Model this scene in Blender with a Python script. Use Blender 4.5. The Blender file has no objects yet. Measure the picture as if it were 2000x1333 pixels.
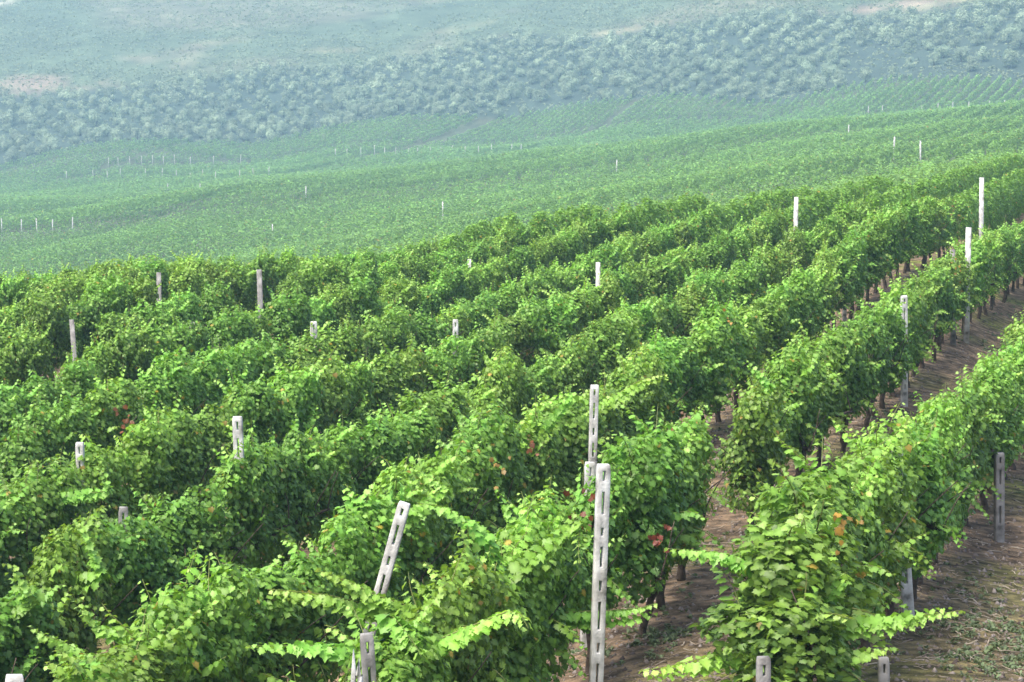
import bpy, math
import numpy as np

rng = np.random.default_rng(11)
scene = bpy.context.scene
COL = scene.collection

# ------------------------------------------------------------------ camera model (2000 x 1333 photograph)
F = 5000.0                      # focal length in photo pixels (90 mm on 36 mm)
HOR = -100.0                    # level of the eye in photo pixels (above the frame)
PITCH = math.atan((666.5 - HOR) / F)
SP, CP = math.sin(PITCH), math.cos(PITCH)


def ray(x, y):
    """world direction of a photo pixel, scaled to one metre of depth"""
    u, v = (x - 1000) / F, (666.5 - y) / F
    return np.array([u, CP + v * SP, -SP + v * CP])


def project(P):
    P = np.asarray(P, float)
    zc = P[..., 1] * CP - P[..., 2] * SP
    yc = P[..., 1] * SP + P[..., 2] * CP
    return 1000 + F * P[..., 0] / zc, 666.5 - F * yc / zc, zc


# ------------------------------------------------------------------ terrain from surveyed points (photo pixel + distance)
SURVEY = [
    # the near vineyard slope
    (0, 1990, 14.5), (500, 1860, 14.5), (1000, 1720, 14.5), (1500, 1600, 14.5), (2000, 1560, 14.5),
    (0, 1560, 19.4), (0, 1303, 24.0), (0, 1126, 28.7), (0, 1008, 33.0), (0, 830, 42.6), (0, 676, 57.0),
    (500, 1520, 19.0), (500, 1216, 24.5), (500, 1030, 30.4), (500, 905, 36), (500, 800, 42), (500, 712, 48), (500, 640, 55),
    (1000, 1420, 19.5), (1000, 1160, 25.2), (1000, 968, 33.3), (1000, 820, 41.2), (1000, 722, 49.2), (1000, 645, 57.1), (1000, 575, 65), (1000, 530, 73),
    (1250, 1270, 21.3), (1360, 1170, 23.5), (1530, 1010, 28.1), (1785, 780, 39.8), (1930, 650, 52),
    (1250, 965, 30.9), (1250, 800, 40.5), (1250, 685, 50.2), (1250, 599, 59.9), (1250, 521, 69.5),
    (1378, 865, 34.8), (1727, 577, 52.8), (1804, 531, 59.6), (1727, 503, 69), (1727, 447, 85),
    (1832, 1167, 23.4), (1945, 1041, 29.2), (1979, 978, 31.6), (1640, 1411, 17.5),
    (1500, 660, 51.8), (1500, 560, 64), (1500, 490, 76), (2000, 590, 61), (2000, 436, 89), (2000, 374, 116),
    # behind the brow the ground drops out of sight
    (0, 700, 80), (0, 690, 120), (500, 650, 80), (500, 625, 120), (1000, 545, 92), (1000, 540, 125),
    (1500, 470, 96), (1500, 455, 125), (1727, 410, 125), (2000, 365, 138),
    # the valley side with the middle vineyard
    (0, 565, 230), (500, 522, 210), (1000, 460, 185), (1500, 402, 165), (2000, 346, 160),
    (0, 478, 330), (500, 428, 300), (1000, 372, 290), (1500, 322, 260), (2000, 275, 240),
    (0, 402, 430), (500, 352, 430), (1000, 308, 430), (1500, 262, 390), (2000, 226, 360),
    (0, 335, 590), (500, 290, 600), (1000, 240, 600), (1500, 212, 560), (2000, 185, 510),
    # the grove and the scrub hill
    (0, 262, 623), (500, 220, 633), (1000, 162, 636), (1500, 130, 598), (2000, 100, 548),
    (0, 190, 656), (500, 150, 667), (1000, 85, 672), (1500, 45, 640), (2000, 12, 590),
    (0, 90, 740), (1000, 20, 750), (2000, -30, 680), (0, 0, 850), (1000, -45, 860), (2000, -70, 800),
    (0, -70, 1400), (1000, -80, 1400), (2000, -88, 1400), (0, -93, 2400), (1000, -93, 2400), (2000, -94, 2400),
]
_c = np.array([ray(x, y) * d for x, y, d in SURVEY])
_q = np.stack([_c[:, 0] / _c[:, 1] * 5.0, np.log(_c[:, 1])], 1)
_t = _c[:, 2] / _c[:, 1]


def _tps(r2):
    return np.where(r2 > 1e-12, 0.5 * r2 * np.log(np.maximum(r2, 1e-12)), 0.0)


_n = len(_q)
_K = _tps(((_q[:, None, :] - _q[None]) ** 2).sum(-1)) + np.eye(_n) * 0.004
_A = np.zeros((_n + 3, _n + 3))
_A[:_n, :_n] = _K
_A[:_n, _n] = 1
_A[:_n, _n + 1:] = _q
_A[_n:, :_n] = _A[:_n, _n:].T
_W = np.linalg.solve(_A, np.concatenate([_t, np.zeros(3)]))


def vnoise(x, y, seed=0):
    """smooth value noise in 0..1"""
    xi, yi = np.floor(x).astype(np.int64), np.floor(y).astype(np.int64)
    fx, fy = x - xi, y - yi
    fx, fy = fx * fx * (3 - 2 * fx), fy * fy * (3 - 2 * fy)

    def h(a, b):
        n = (a * 374761393 + b * 668265263 + seed * 982451653) & 0x7FFFFFFF
        n = ((n ^ (n >> 13)) * 1274126177) & 0x7FFFFFFF
        return ((n ^ (n >> 16)) & 0xFFFF) / 65535.0
    return (h(xi, yi) * (1 - fx) + h(xi + 1, yi) * fx) * (1 - fy) + (h(xi, yi + 1) * (1 - fx) + h(xi + 1, yi + 1) * fx) * fy


def ground(X, Y):
    X, Y = np.broadcast_arrays(np.asarray(X, float), np.asarray(Y, float))
    sh = X.shape
    X, Y = X.ravel(), Y.ravel()
    Yc = np.clip(Y, 13.2, 2400)
    a = np.clip(X / Yc, -0.25, 0.25)
    q = np.stack([a * 5.0, np.log(Yc)], 1)
    out = np.empty(len(X))
    for i in range(0, len(X), 20000):
        s = slice(i, i + 20000)
        r2 = ((q[s, None, :] - _q[None]) ** 2).sum(-1)
        out[s] = _tps(r2) @ _W[:_n] + _W[_n] + q[s] @ _W[_n + 1:]
    Z = out * Yc
    far = np.clip((Y - 140) / 120, 0, 1)
    Z += far * (vnoise(X / 45, Y / 38, 3) - 0.5) * 1.2 * np.clip((1300 - Y) / 600, 0, 1)
    swell = np.clip((Y - 150) / 60, 0, 1) * np.clip((600 - Y) / 100, 0, 1)
    Z += swell * (vnoise(X / 130 + Y / 400, (Y - 0.35 * X) / 36, 9) - 0.5) * 1.8
    Z += (vnoise(X / 1.1, Y / 1.1, 5) - 0.5) * 0.05
    return Z.reshape(sh)


def hit_ground(x, y, lo=90.0, hi=1500.0):
    d = np.geomspace(lo, hi, 700)
    P = ray(x, y)[None] * d[:, None]
    below = P[:, 2] < ground(P[:, 0], P[:, 1])
    i = int(np.argmax(below)) if below.any() else len(d) - 1
    X, Y = P[i, 0], P[i, 1]
    return np.array([X, Y, float(ground(X, Y))])


# vine rows all run the same way over the slope
ROWV = np.array([0.28, 1.0113])
ROWV /= np.hypot(*ROWV)
ROWN = np.array([-ROWV[1], ROWV[0]])            # to the left across the rows
ROW_ANGLE = math.atan2(-ROWV[0], ROWV[1])       # z rotation that lays local Y along the row


def row_offset(k):
    return 2.56 + 2.14 * k


# ------------------------------------------------------------------ helpers
def new_mesh(name, verts, tris, tint=None, quads=False, smooth=False):
    n = 4 if quads else 3
    m = bpy.data.meshes.new(name)
    verts = np.ascontiguousarray(verts, np.float32)
    tris = np.ascontiguousarray(tris, np.int32)
    m.vertices.add(len(verts))
    m.vertices.foreach_set('co', verts.ravel())
    m.loops.add(tris.size)
    m.loops.foreach_set('vertex_index', tris.ravel())
    m.polygons.add(len(tris))
    m.polygons.foreach_set('loop_start', np.arange(0, tris.size, n, dtype=np.int32))
    if smooth:
        m.polygons.foreach_set('use_smooth', np.ones(len(tris), bool))
    if tint is not None:
        at = m.attributes.new('tint', 'FLOAT_COLOR', 'POINT')
        c = np.ones((len(verts), 4), np.float32)
        c[:, :3] = tint
        at.data.foreach_set('color', c.ravel())
    m.update(calc_edges=True)
    return m


def link(name, data, mat=None, parent=None, loc=(0, 0, 0), rot=(0, 0, 0), scale=(1, 1, 1)):
    o = bpy.data.objects.new(name, data)
    COL.objects.link(o)
    if mat is not None and data is not None and not data.materials:
        data.materials.append(mat)
    o.parent = parent
    o.location, o.rotation_euler, o.scale = loc, rot, scale
    return o


def tag(o, label=None, cat=None, group=None, kind=None):
    for k, v in (('label', label), ('category', cat), ('group', group), ('kind', kind)):
        if v:
            o[k] = v
    return o


def tube(points, radii, sides=7):
    P = np.asarray(points, float)
    R = np.broadcast_to(np.asarray(radii, float), (len(P),))
    T = np.gradient(P, axis=0)
    T /= np.linalg.norm(T, axis=1, keepdims=True) + 1e-9
    ref = np.array([0.31, 0.87, 0.2])
    A = np.cross(T, ref)
    A /= np.linalg.norm(A, axis=1, keepdims=True) + 1e-9
    B = np.cross(T, A)
    an = np.arange(sides) / sides * 2 * math.pi
    V = P[:, None] + R[:, None, None] * (np.cos(an)[None, :, None] * A[:, None] + np.sin(an)[None, :, None] * B[:, None])
    V = V.reshape(-1, 3)
    fs = []
    for i in range(len(P) - 1):
        for j in range(sides):
            a, b = i * sides + j, i * sides + (j + 1) % sides
            c, d = a + sides, b + sides
            fs += [(a, b, d), (a, d, c)]
    n = len(V)
    V = np.concatenate([V, P[:1], P[-1:]])
    for j in range(sides):
        fs.append((n, (j + 1) % sides, j))
        e = (len(P) - 1) * sides
        fs.append((n + 1, e + j, e + (j + 1) % sides))
    return V, np.array(fs)


def join(parts):
    """[(verts, tris, tint), ...] -> one"""
    V, T, C, n = [], [], [], 0
    for v, t, c in parts:
        if len(v) == 0:
            continue
        V.append(v)
        T.append(t + n)
        C.append(np.broadcast_to(c, (len(v), 3)))
        n += len(v)
    return np.concatenate(V), np.concatenate(T), np.concatenate(C)


def unit(a):
    return a / (np.linalg.norm(a, axis=-1, keepdims=True) + 1e-9)


# ------------------------------------------------------------------ materials
def mat_new(name):
    m = bpy.data.materials.new(name)
    m.use_nodes = True
    nt = m.node_tree
    nt.nodes.clear()
    return m, nt, nt.nodes.new('ShaderNodeOutputMaterial')


def leaf_material(name, translucency=0.35, rough=0.45, spec=0.4, vary=0.35):
    m, nt, out = mat_new(name)
    N = nt.nodes.new
    at = N('ShaderNodeAttribute')
    at.attribute_name = 'tint'
    oi = N('ShaderNodeObjectInfo')
    hs = N('ShaderNodeHueSaturation')
    mh = N('ShaderNodeMapRange')
    mh.inputs['To Min'].default_value, mh.inputs['To Max'].default_value = 0.488, 0.512
    mv = N('ShaderNodeMapRange')
    mv.inputs['To Min'].default_value, mv.inputs['To Max'].default_value = 1 - vary / 2, 1 + vary / 2
    nt.links.new(oi.outputs['Random'], mh.inputs['Value'])
    ml = N('ShaderNodeMath')
    ml.operation = 'MULTIPLY'
    ml.inputs[1].default_value = 7.31
    fr = N('ShaderNodeMath')
    fr.operation = 'FRACT'
    nt.links.new(oi.outputs['Random'], ml.inputs[0])
    nt.links.new(ml.outputs[0], fr.inputs[0])
    nt.links.new(fr.outputs[0], mv.inputs['Value'])
    nt.links.new(mh.outputs[0], hs.inputs['Hue'])
    nt.links.new(mv.outputs[0], hs.inputs['Value'])
    nt.links.new(at.outputs['Color'], hs.inputs['Color'])
    pb = N('ShaderNodeBsdfPrincipled')
    pb.inputs['Roughness'].default_value = rough
    pb.inputs['Specular IOR Level'].default_value = spec
    tr = N('ShaderNodeBsdfTranslucent')
    br = N('ShaderNodeMix')
    br.data_type = 'RGBA'
    br.blend_type = 'MULTIPLY'
    br.inputs['Factor'].default_value = 1
    br.inputs['B'].default_value = (1.35, 1.25, 0.6, 1)
    nt.links.new(hs.outputs[0], br.inputs['A'])
    nt.links.new(hs.outputs[0], pb.inputs['Base Color'])
    nt.links.new(br.outputs['Result'], tr.inputs['Color'])
    mx = N('ShaderNodeMixShader')
    mx.inputs[0].default_value = translucency
    nt.links.new(pb.outputs[0], mx.inputs[1])
    nt.links.new(tr.outputs[0], mx.inputs[2])
    nt.links.new(mx.outputs[0], out.inputs['Surface'])
    return m


def noise_material(name, stops, scale=6.0, rough=0.9, bump=0.4, detail=6.0, bump_scale=None, dist=0.02, use_tint=False, coord='Object'):
    m, nt, out = mat_new(name)
    N = nt.nodes.new
    tc = N('ShaderNodeTexCoord')
    no = N('ShaderNodeTexNoise')
    no.inputs['Scale'].default_value = scale
    no.inputs['Detail'].default_value = detail
    nt.links.new(tc.outputs[coord], no.inputs['Vector'])
    cr = N('ShaderNodeValToRGB')
    el = cr.color_ramp.elements
    while len(el) < len(stops):
        el.new(0.5)
    for e, (p, c) in zip(el, stops):
        e.position = p
        e.color = (*c, 1)
    nt.links.new(no.outputs['Fac'], cr.inputs['Fac'])
    col = cr.outputs['Color']
    if use_tint:
        mp = N('ShaderNodeMapping')
        mp.inputs['Scale'].default_value = (0.16, 0.10, 0.16)
        nt.links.new(tc.outputs[coord], mp.inputs['Vector'])
        nl = N('ShaderNodeTexNoise')
        nl.inputs['Scale'].default_value = 1.0
        nl.inputs['Detail'].default_value = 7
        nl.inputs['Roughness'].default_value = 0.7
        nt.links.new(mp.outputs[0], nl.inputs['Vector'])
        mr = N('ShaderNodeMapRange')
        mr.inputs['From Min'].default_value, mr.inputs['From Max'].default_value = 0.3, 0.7
        mr.inputs['To Min'].default_value, mr.inputs['To Max'].default_value = 0.6, 1.45
        nt.links.new(nl.outputs['Fac'], mr.inputs['Value'])
        m2 = N('ShaderNodeMix')
        m2.data_type, m2.blend_type = 'RGBA', 'MULTIPLY'
        m2.inputs['Factor'].default_value = 1
        nt.links.new(col, m2.inputs['A'])
        nt.links.new(mr.outputs[0], m2.inputs['B'])
        col = m2.outputs['Result']
        at = N('ShaderNodeAttribute')
        at.attribute_name = 'tint'
        mx = N('ShaderNodeMix')
        mx.data_type, mx.blend_type = 'RGBA', 'MULTIPLY'
        mx.inputs['Factor'].default_value = 1
        nt.links.new(at.outputs['Color'], mx.inputs['A'])
        nt.links.new(col, mx.inputs['B'])
        col = mx.outputs['Result']
    pb = N('ShaderNodeBsdfPrincipled')
    pb.inputs['Roughness'].default_value = rough
    pb.inputs['Specular IOR Level'].default_value = 0.2
    nt.links.new(col, pb.inputs['Base Color'])
    n2 = N('ShaderNodeTexNoise')
    n2.inputs['Scale'].default_value = bump_scale or scale * 4
    n2.inputs['Detail'].default_value = 8
    nt.links.new(tc.outputs[coord], n2.inputs['Vector'])
    bp = N('ShaderNodeBump')
    bp.inputs['Strength'].default_value = bump
    bp.inputs['Distance'].default_value = dist
    nt.links.new(n2.outputs['Fac'], bp.inputs['Height'])
    nt.links.new(bp.outputs[0], pb.inputs['Normal'])
    nt.links.new(pb.outputs[0], out.inputs['Surface'])
    return m


M_LEAF = leaf_material('vine_leaf')
M_FARLEAF = leaf_material('far_vine_leaf', 0.3, 0.5, 0.35, 0.0)
M_GROVE = leaf_material('grove_leaf', 0.15, 0.6, 0.3, 0.35)
M_SCRUB = leaf_material('scrub_leaf', 0.15, 0.7, 0.2, 0.0)
M_WEED = leaf_material('weed_leaf', 0.25, 0.6, 0.3, 0.0)
M_BARK = noise_material('vine_bark', [(0.3, (0.035, 0.026, 0.02)), (0.7, (0.11, 0.085, 0.065))], 18, 0.95, 0.8)
M_CONC = noise_material('weathered_concrete', [(0.3, (0.13, 0.125, 0.11)), (0.42, (0.38, 0.375, 0.355)), (0.6, (0.62, 0.62, 0.60))], 7, 0.9, 0.8, bump_scale=60, dist=0.006)
M_CONC_GREY = noise_material('grey_concrete', [(0.3, (0.09, 0.085, 0.08)), (0.48, (0.21, 0.205, 0.195)), (0.7, (0.33, 0.325, 0.31))], 8, 0.9, 0.5, bump_scale=60, dist=0.008)
M_TWIG = noise_material('dry_twig', [(0.3, (0.10, 0.08, 0.06)), (0.5, (0.22, 0.18, 0.14)), (0.7, (0.45, 0.40, 0.32))], 2.5, 0.9, 0.2)
M_CLOD = noise_material('soil_clod', [(0.35, (0.06, 0.045, 0.04)), (0.5, (0.15, 0.125, 0.11)), (0.65, (0.25, 0.22, 0.20))], 3, 0.95, 0.6)
M_GROUND = noise_material('ground_cover', [(0.32, (0.30, 0.29, 0.28)), (0.5, (0.95, 0.95, 0.95)), (0.66, (1.9, 1.85, 1.8))], 5.0, 0.95, 1.0, 14, 22, 0.06, use_tint=True)

# ------------------------------------------------------------------ ground: one sheet to the horizon
ys = np.concatenate([[-80, -30, -5, 6], np.arange(11, 125, 0.55), np.geomspace(126, 1000, 190), np.geomspace(1050, 2600, 18)])
aa = np.concatenate([np.linspace(-1.3, -0.24, 14)[:-1], np.linspace(-0.24, 0.24, 401), np.linspace(0.24, 1.3, 14)[1:]])
GX = aa[None] * (np.maximum(ys, 0) * 0.9 + 18)[:, None]
GY = np.broadcast_to(ys[:, None], GX.shape)
GZ = ground(GX, GY)
nr, nc = GX.shape
idx = np.arange(nr * nc).reshape(nr, nc)
quads = np.stack([idx[:-1, :-1], idx[:-1, 1:], idx[1:, 1:], idx[1:, :-1]], -1).reshape(-1, 4)
V = np.stack([GX, GY, GZ], -1).reshape(-1, 3)
soil = np.array([0.150, 0.108, 0.070])
vx, vy = V[:, 0], V[:, 1]
n1 = vnoise(vx / 1.7, vy / 1.7, 7)
n2 = vnoise(vx / 0.6, vy / 0.6, 8)
tint = soil * (0.75 + 0.5 * n2)[:, None]
tint = tint + np.clip(n1 - 0.55, 0, 1)[:, None] * np.array([-0.10, 0.03, -0.10])
# hillside cover: dull green scrub land with bare pinkish and straw patches
hillmix = np.clip((vy - 600) / 40, 0, 1)[:, None]
edge_v = np.interp(vx / np.maximum(vy, 1), [-0.22, -0.2, -0.1, 0, 0.1, 0.2, 0.22], [588, 588, 598, 598, 560, 512, 505])
m1 = vnoise(vx / 60, vy / 60, 21) * 0.6 + vnoise(vx / 22, vy / 30, 22) * 0.4
g = np.array([0.088, 0.118, 0.066])
s = np.array([0.21, 0.175, 0.12])
w = np.clip((m1 - 0.5) * 4 * np.clip((vy - edge_v - 70) / 40, 0.1, 1), 0, 0.45)[:, None]
hill = (g * (1 - w) + s * w) * (0.7 + 0.6 * vnoise(vx / 5, vy / 14, 23))[:, None]


BP = []


def bare(cx, cy, rx, ry, colr, amt):
    """a bare patch of land centred where the photo pixel (cx, cy) meets the hill"""
    global hill
    P = hit_ground(cx, cy, 600, 1800)
    Pa, Pb = hit_ground(cx, cy - ry, 600, 1800), hit_ground(cx, cy + ry, 600, 1800)
    sx, sy = rx / F * P[1], max(abs(Pa[1] - Pb[1]) / 2, 3)
    BP.append((P[0], P[1], sx, sy, amt))
    d = ((vx - P[0]) / sx) ** 2 + ((vy - P[1]) / sy) ** 2
    wgt = np.clip(1.2 - d - 1.5 * (vnoise(vx / 6, vy / 9, 31) - 0.35), 0, 1)[:, None] * amt * 0.5
    hill = hill * (1 - wgt) + np.array(colr) * wgt


PINK, STRAW = (0.42, 0.28, 0.22), (0.42, 0.36, 0.21)
bare(40, 172, 110, 26, PINK, 0.95)
bare(200, 172, 60, 12, PINK, 0.7)
bare(490, 155, 80, 14, PINK, 0.8)
bare(640, 98, 60, 10, STRAW, 0.75)
bare(350, 110, 110, 26, PINK, 0.45)
bare(460, 78, 70, 10, STRAW, 0.6)
bare(980, 80, 60, 12, PINK, 0.5)
bare(1220, 62, 90, 8, STRAW, 0.8)
bare(1420, 45, 130, 9, STRAW, 0.85)
bare(1750, 12, 190, 9, PINK, 0.95)
bare(1850, 5, 120, 8, STRAW, 0.9)
bare(10, 4, 40, 8, (0.7, 0.62, 0.5), 0.95)
bare(900, 55, 70, 8, STRAW, 0.4)
bare(1040, 210, 70, 7, STRAW, 0.5)
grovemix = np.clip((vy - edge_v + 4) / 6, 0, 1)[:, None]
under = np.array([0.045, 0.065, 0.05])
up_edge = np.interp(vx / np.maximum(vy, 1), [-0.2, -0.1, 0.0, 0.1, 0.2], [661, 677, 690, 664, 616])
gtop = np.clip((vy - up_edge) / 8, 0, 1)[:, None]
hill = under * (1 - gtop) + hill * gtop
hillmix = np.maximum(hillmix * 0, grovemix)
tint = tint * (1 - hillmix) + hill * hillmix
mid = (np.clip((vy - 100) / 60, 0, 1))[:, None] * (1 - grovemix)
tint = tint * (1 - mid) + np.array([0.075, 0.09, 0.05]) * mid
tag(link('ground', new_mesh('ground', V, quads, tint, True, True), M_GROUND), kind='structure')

# ------------------------------------------------------------------ grape leaf
_half = [(0.0, 0.0), (0.20, -0.17), (0.45, -0.06), (0.43, 0.13), (0.66, 0.36), (0.40, 0.47), (0.42, 0.68), (0.20, 0.74), (0.0, 1.02)]
LEAF_OUT = np.array(_half + [(-x, y) for x, y in _half[-2:0:-1]])
LEAF2 = np.concatenate([[(0.0, 0.36)], LEAF_OUT])


def leaf_template(kind):
    x, y = LEAF2[:, 0], LEAF2[:, 1]
    z = -0.30 * np.abs(x) ** 1.2 - 0.22 * np.maximum(y, 0) ** 2
    if kind == 1:
        z = 0.26 * np.abs(x) - 0.35 * np.maximum(y, 0) ** 2
    if kind == 2:
        z = -0.18 * np.abs(x) + 0.10 * np.sin(x * 6) - 0.12 * y ** 2
    z[0] += -0.05
    return np.stack([x, y - 0.1, z], 1)


LEAF_T = np.stack([leaf_template(k) for k in range(3)])
_no = len(LEAF_OUT)
LEAF_F = np.array([(0, 1 + i, 1 + (i + 1) % _no) for i in range(_no)])


def leaves(pos, nrm, tip, size, col, r):
    """many grape leaves: centre, blade normal, direction of the tip, size, colour"""
    n = len(pos)
    nrm = unit(nrm)
    tip = unit(tip - (tip * nrm).sum(1, keepdims=True) * nrm)
    side = np.cross(tip, nrm)
    T = LEAF_T[r.integers(0, 3, n)]
    wid = r.uniform(0.85, 1.1, n)[:, None]
    V = pos[:, None] + size[:, None, None] * ((T[..., 0] * wid)[..., None] * side[:, None] + T[..., 1][..., None] * tip[:, None] + T[..., 2][..., None] * nrm[:, None])
    F_ = LEAF_F[None] + (np.arange(n) * (_no + 1))[:, None, None]
    C = np.repeat(col[:, None], _no + 1, 1)
    C[:, 0] = C[:, 0] * 1.3                                          # paler veins meet in the middle of the blade
    return V.reshape(-1, 3), F_.reshape(-1, 3), C.reshape(-1, 3)


OLD = np.array([0.080, 0.172, 0.033])
MID = np.array([0.160, 0.290, 0.043])
YOUNG = np.array([0.20, 0.41, 0.06])
TIPC = np.array([0.31, 0.49, 0.105])


def mature(n, r, up=0.0):
    a = np.clip(r.beta(1.6, 2.6, n) + up, 0, 1.2)[:, None]
    c = np.where(a < 0.6, OLD + (MID - OLD) * a / 0.6, MID + (YOUNG - MID) * (a - 0.6) / 0.6)
    c = c * r.uniform(0.8, 1.25, n)[:, None]
    yel = r.random(n) < 0.012
    c[yel] = np.array([0.30, 0.24, 0.04]) * r.uniform(0.6, 1.1, yel.sum())[:, None]
    return c


def shoot(pts, r, size=0.115, step=0.055, droop=0.5, young=0.55, stem=True, tipfrac=0.5):
    """a cane along pts with two ranks of leaves that get smaller and paler to the tip"""
    P = np.asarray(pts, float)
    seg = np.linalg.norm(np.diff(P, axis=0), axis=1)
    L = np.concatenate([[0], np.cumsum(seg)])
    n = max(int(L[-1] / step), 3)
    s = (np.arange(n) + 0.5) / n
    at = np.stack([np.interp(s * L[-1], L, P[:, i]) for i in range(3)], 1)
    T = unit(np.gradient(at, axis=0))
    up = np.array([0, 0, 1.0])
    side = unit(np.cross(T, up) + 1e-3)
    sg = np.where(np.arange(n) % 2 == 0, 1, -1)[:, None]
    nrm = unit(up * 0.9 + side * sg * 0.55 + r.normal(0, 0.3, (n, 3)))
    tip = unit(side * sg * 0.9 + T * 0.45 - up * droop + r.normal(0, 0.2, (n, 3)) * 1.5)
    sz = size * np.clip(1.08 - s ** 2 * 0.75, 0.25, 1.2) * r.uniform(0.85, 1.15, n)
    a = np.clip(young + (s - 0.3) * 0.9, 0, 1.25)[:, None]
    c = np.where(a < 0.7, MID + (YOUNG - MID) * a / 0.7, YOUNG + (TIPC - YOUNG) * (a - 0.7) / 0.55) * r.uniform(0.85, 1.15, n)[:, None]
    parts = [leaves(at + side * sg * 0.02 + tip * sz[:, None] * 0.25, nrm, tip, sz, c, r)]
    if stem:
        v, f = tube(P, np.linspace(0.005, 0.002, len(P)), 4)
        parts.append((v, f, np.array([0.20, 0.24, 0.07])))
    return parts


def arc(p0, d0, length, r, sag=0.35, n=7):
    d = unit(np.asarray(d0, float))
    P = [np.asarray(p0, float)]
    for i in range(n - 1):
        P.append(P[-1] + d * length / (n - 1))
        d = unit(d + np.array([0, 0, -sag / (n - 1)]) + r.normal(0, 0.10, 3))
    return np.array(P)


def vine_foliage(seed, n_leaf=5200, length=1.45, n_shoot=24, top=1.60):
    """crown of one trained vine: leaf-covered lobes over the wires, canes sticking out; local Y runs along the row"""
    r = np.random.default_rng(seed)
    k = 24
    c = np.stack([r.normal(0, 0.05, k), np.linspace(-length / 2 + 0.22, length / 2 - 0.22, k) + r.normal(0, 0.08, k), r.uniform(0.52, top - 0.22, k)], 1)
    rad = r.uniform(0.14, 0.25, k)
    m = n_leaf * 3
    li = r.integers(0, k, m)
    d = unit(r.normal(0, 1, (m, 3)) + np.array([0, 0, 0.25]))
    p = c[li] + d * (rad[li] * r.uniform(0.72, 1.12, m))[:, None] * np.array([1.0, 1.0, 1.1])
    dep = (rad[None] - np.linalg.norm(p[:, None] - c[None], axis=2)).max(1)     # how deep inside some other lobe
    keep = (r.random(m) < np.exp(-np.maximum(dep - 0.04, 0) / 0.06)) & (p[:, 2] > 0.31)
    p, d = p[keep][:n_leaf], d[keep][:n_leaf]
    n = len(p)
    out = unit(d + np.stack([np.sign(p[:, 0]) * 0.5, np.zeros(n), np.zeros(n)], 1))
    nrm = out * 0.75 + np.array([0, 0, 0.55]) + r.normal(0, 0.38, (n, 3))
    tip = np.array([0, 0, -1.0]) + out * 0.45 + r.normal(0, 0.4, (n, 3))
    upness = np.clip((p[:, 2] - 1.12) * 0.8, -0.1, 0.5)  # paler young growth up top, strengthened in colour so row crests look lit
    parts = [leaves(p, nrm, tip, r.uniform(0.030, 0.058, n), mature(n, r, upness), r)]
    for i in range(n_shoot):
        j = r.integers(0, k)
        dd = unit(np.array([r.normal(0, 0.35), r.normal(0, 0.55), r.uniform(0.4, 1.3)]))
        p0 = c[j] + dd * rad[j] * 0.7
        parts += shoot(arc(p0, dd, r.uniform(0.2, 0.42), r, r.uniform(0.0, 0.9)), r, 0.066, 0.023, young=r.uniform(0.25, 0.7))
    for i in range(4):                                               # hanging canes low on the sides
        y = r.uniform(-length / 2, length / 2)
        p0 = np.array([r.choice([-1, 1]) * 0.25, y, r.uniform(0.6, 0.95)])
        parts += shoot(arc(p0, (np.sign(p0[0]) * 0.6, r.normal(0, 0.4), -0.2), r.uniform(0.2, 0.35), r, 1.4), r, 0.056, 0.028, young=0.05)
    return new_mesh('vine_foliage', *join(parts))


def vine_trunk(seed):
    r = np.random.default_rng(seed + 500)
    h = r.uniform(0.55, 0.68)
    z = np.linspace(-0.06, h, 9)
    P = np.stack([np.cumsum(r.normal(0, 0.016, 9)), np.cumsum(r.normal(0, 0.02, 9)), z], 1)
    P -= np.array([P[0, 0], P[0, 1], 0])
    parts = [(*tube(P, np.linspace(0.042, 0.028, 9) * r.uniform(0.8, 1.2, 9), 8), np.ones(3))]
    for sgn in (-1, 1):
        q = np.linspace(0, 1, 6)
        A = np.stack([P[-1, 0] + r.normal(0, 0.015, 6), P[-1, 1] + sgn * q * 0.6, P[-1, 2] + 0.10 * np.sqrt(q) + r.normal(0, 0.01, 6)], 1)
        A[0] = P[-1]
        parts.append((*tube(A, np.linspace(0.024, 0.014, 6), 6), np.ones(3)))
        for t in (0.3, 0.6, 0.95):                                   # ripened canes rising into the crown
            s0 = np.array([np.interp(t, q, A[:, i]) for i in range(3)])
            C_ = arc(s0, (r.normal(0, 0.35), r.normal(0, 0.3), 1), r.uniform(0.45, 0.65), r, 0.3, 6)
            parts.append((*tube(C_, np.linspace(0.008, 0.004, 6), 5), np.ones(3)))
    v, f, _ = join(parts)
    return new_mesh('vine_trunk', v, f, None, False, True)


N_VAR = 14
FOL = [vine_foliage(s) for s in range(N_VAR)]
TRK = [vine_trunk(s) for s in range(8)]

ORD = ['first', 'second', 'third', 'fourth', 'fifth', 'sixth', 'seventh', 'eighth', 'ninth', 'tenth', 'eleventh', 'twelfth', 'thirteenth',
       'fourteenth', 'fifteenth', 'sixteenth', 'seventeenth', 'eighteenth', 'nineteenth', 'twentieth']
TENS = {2: 'twenty', 3: 'thirty', 4: 'forty', 5: 'fifty', 6: 'sixty'}


def ordinal(n):
    if n <= 20:
        return ORD[n - 1]
    t, u = divmod(n, 10)
    return (TENS[t][:-1] + 'ieth') if u == 0 else TENS[t] + '-' + ORD[u - 1]


def far_end(u):
    """how far the near block reaches, by direction"""
    return float(np.interp(u, [-0.24, -0.2, -0.1, -0.05, 0.0, 0.05, 0.15, 0.2, 0.24], [56, 58, 58, 65, 74, 76, 90, 120, 128]))


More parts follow.
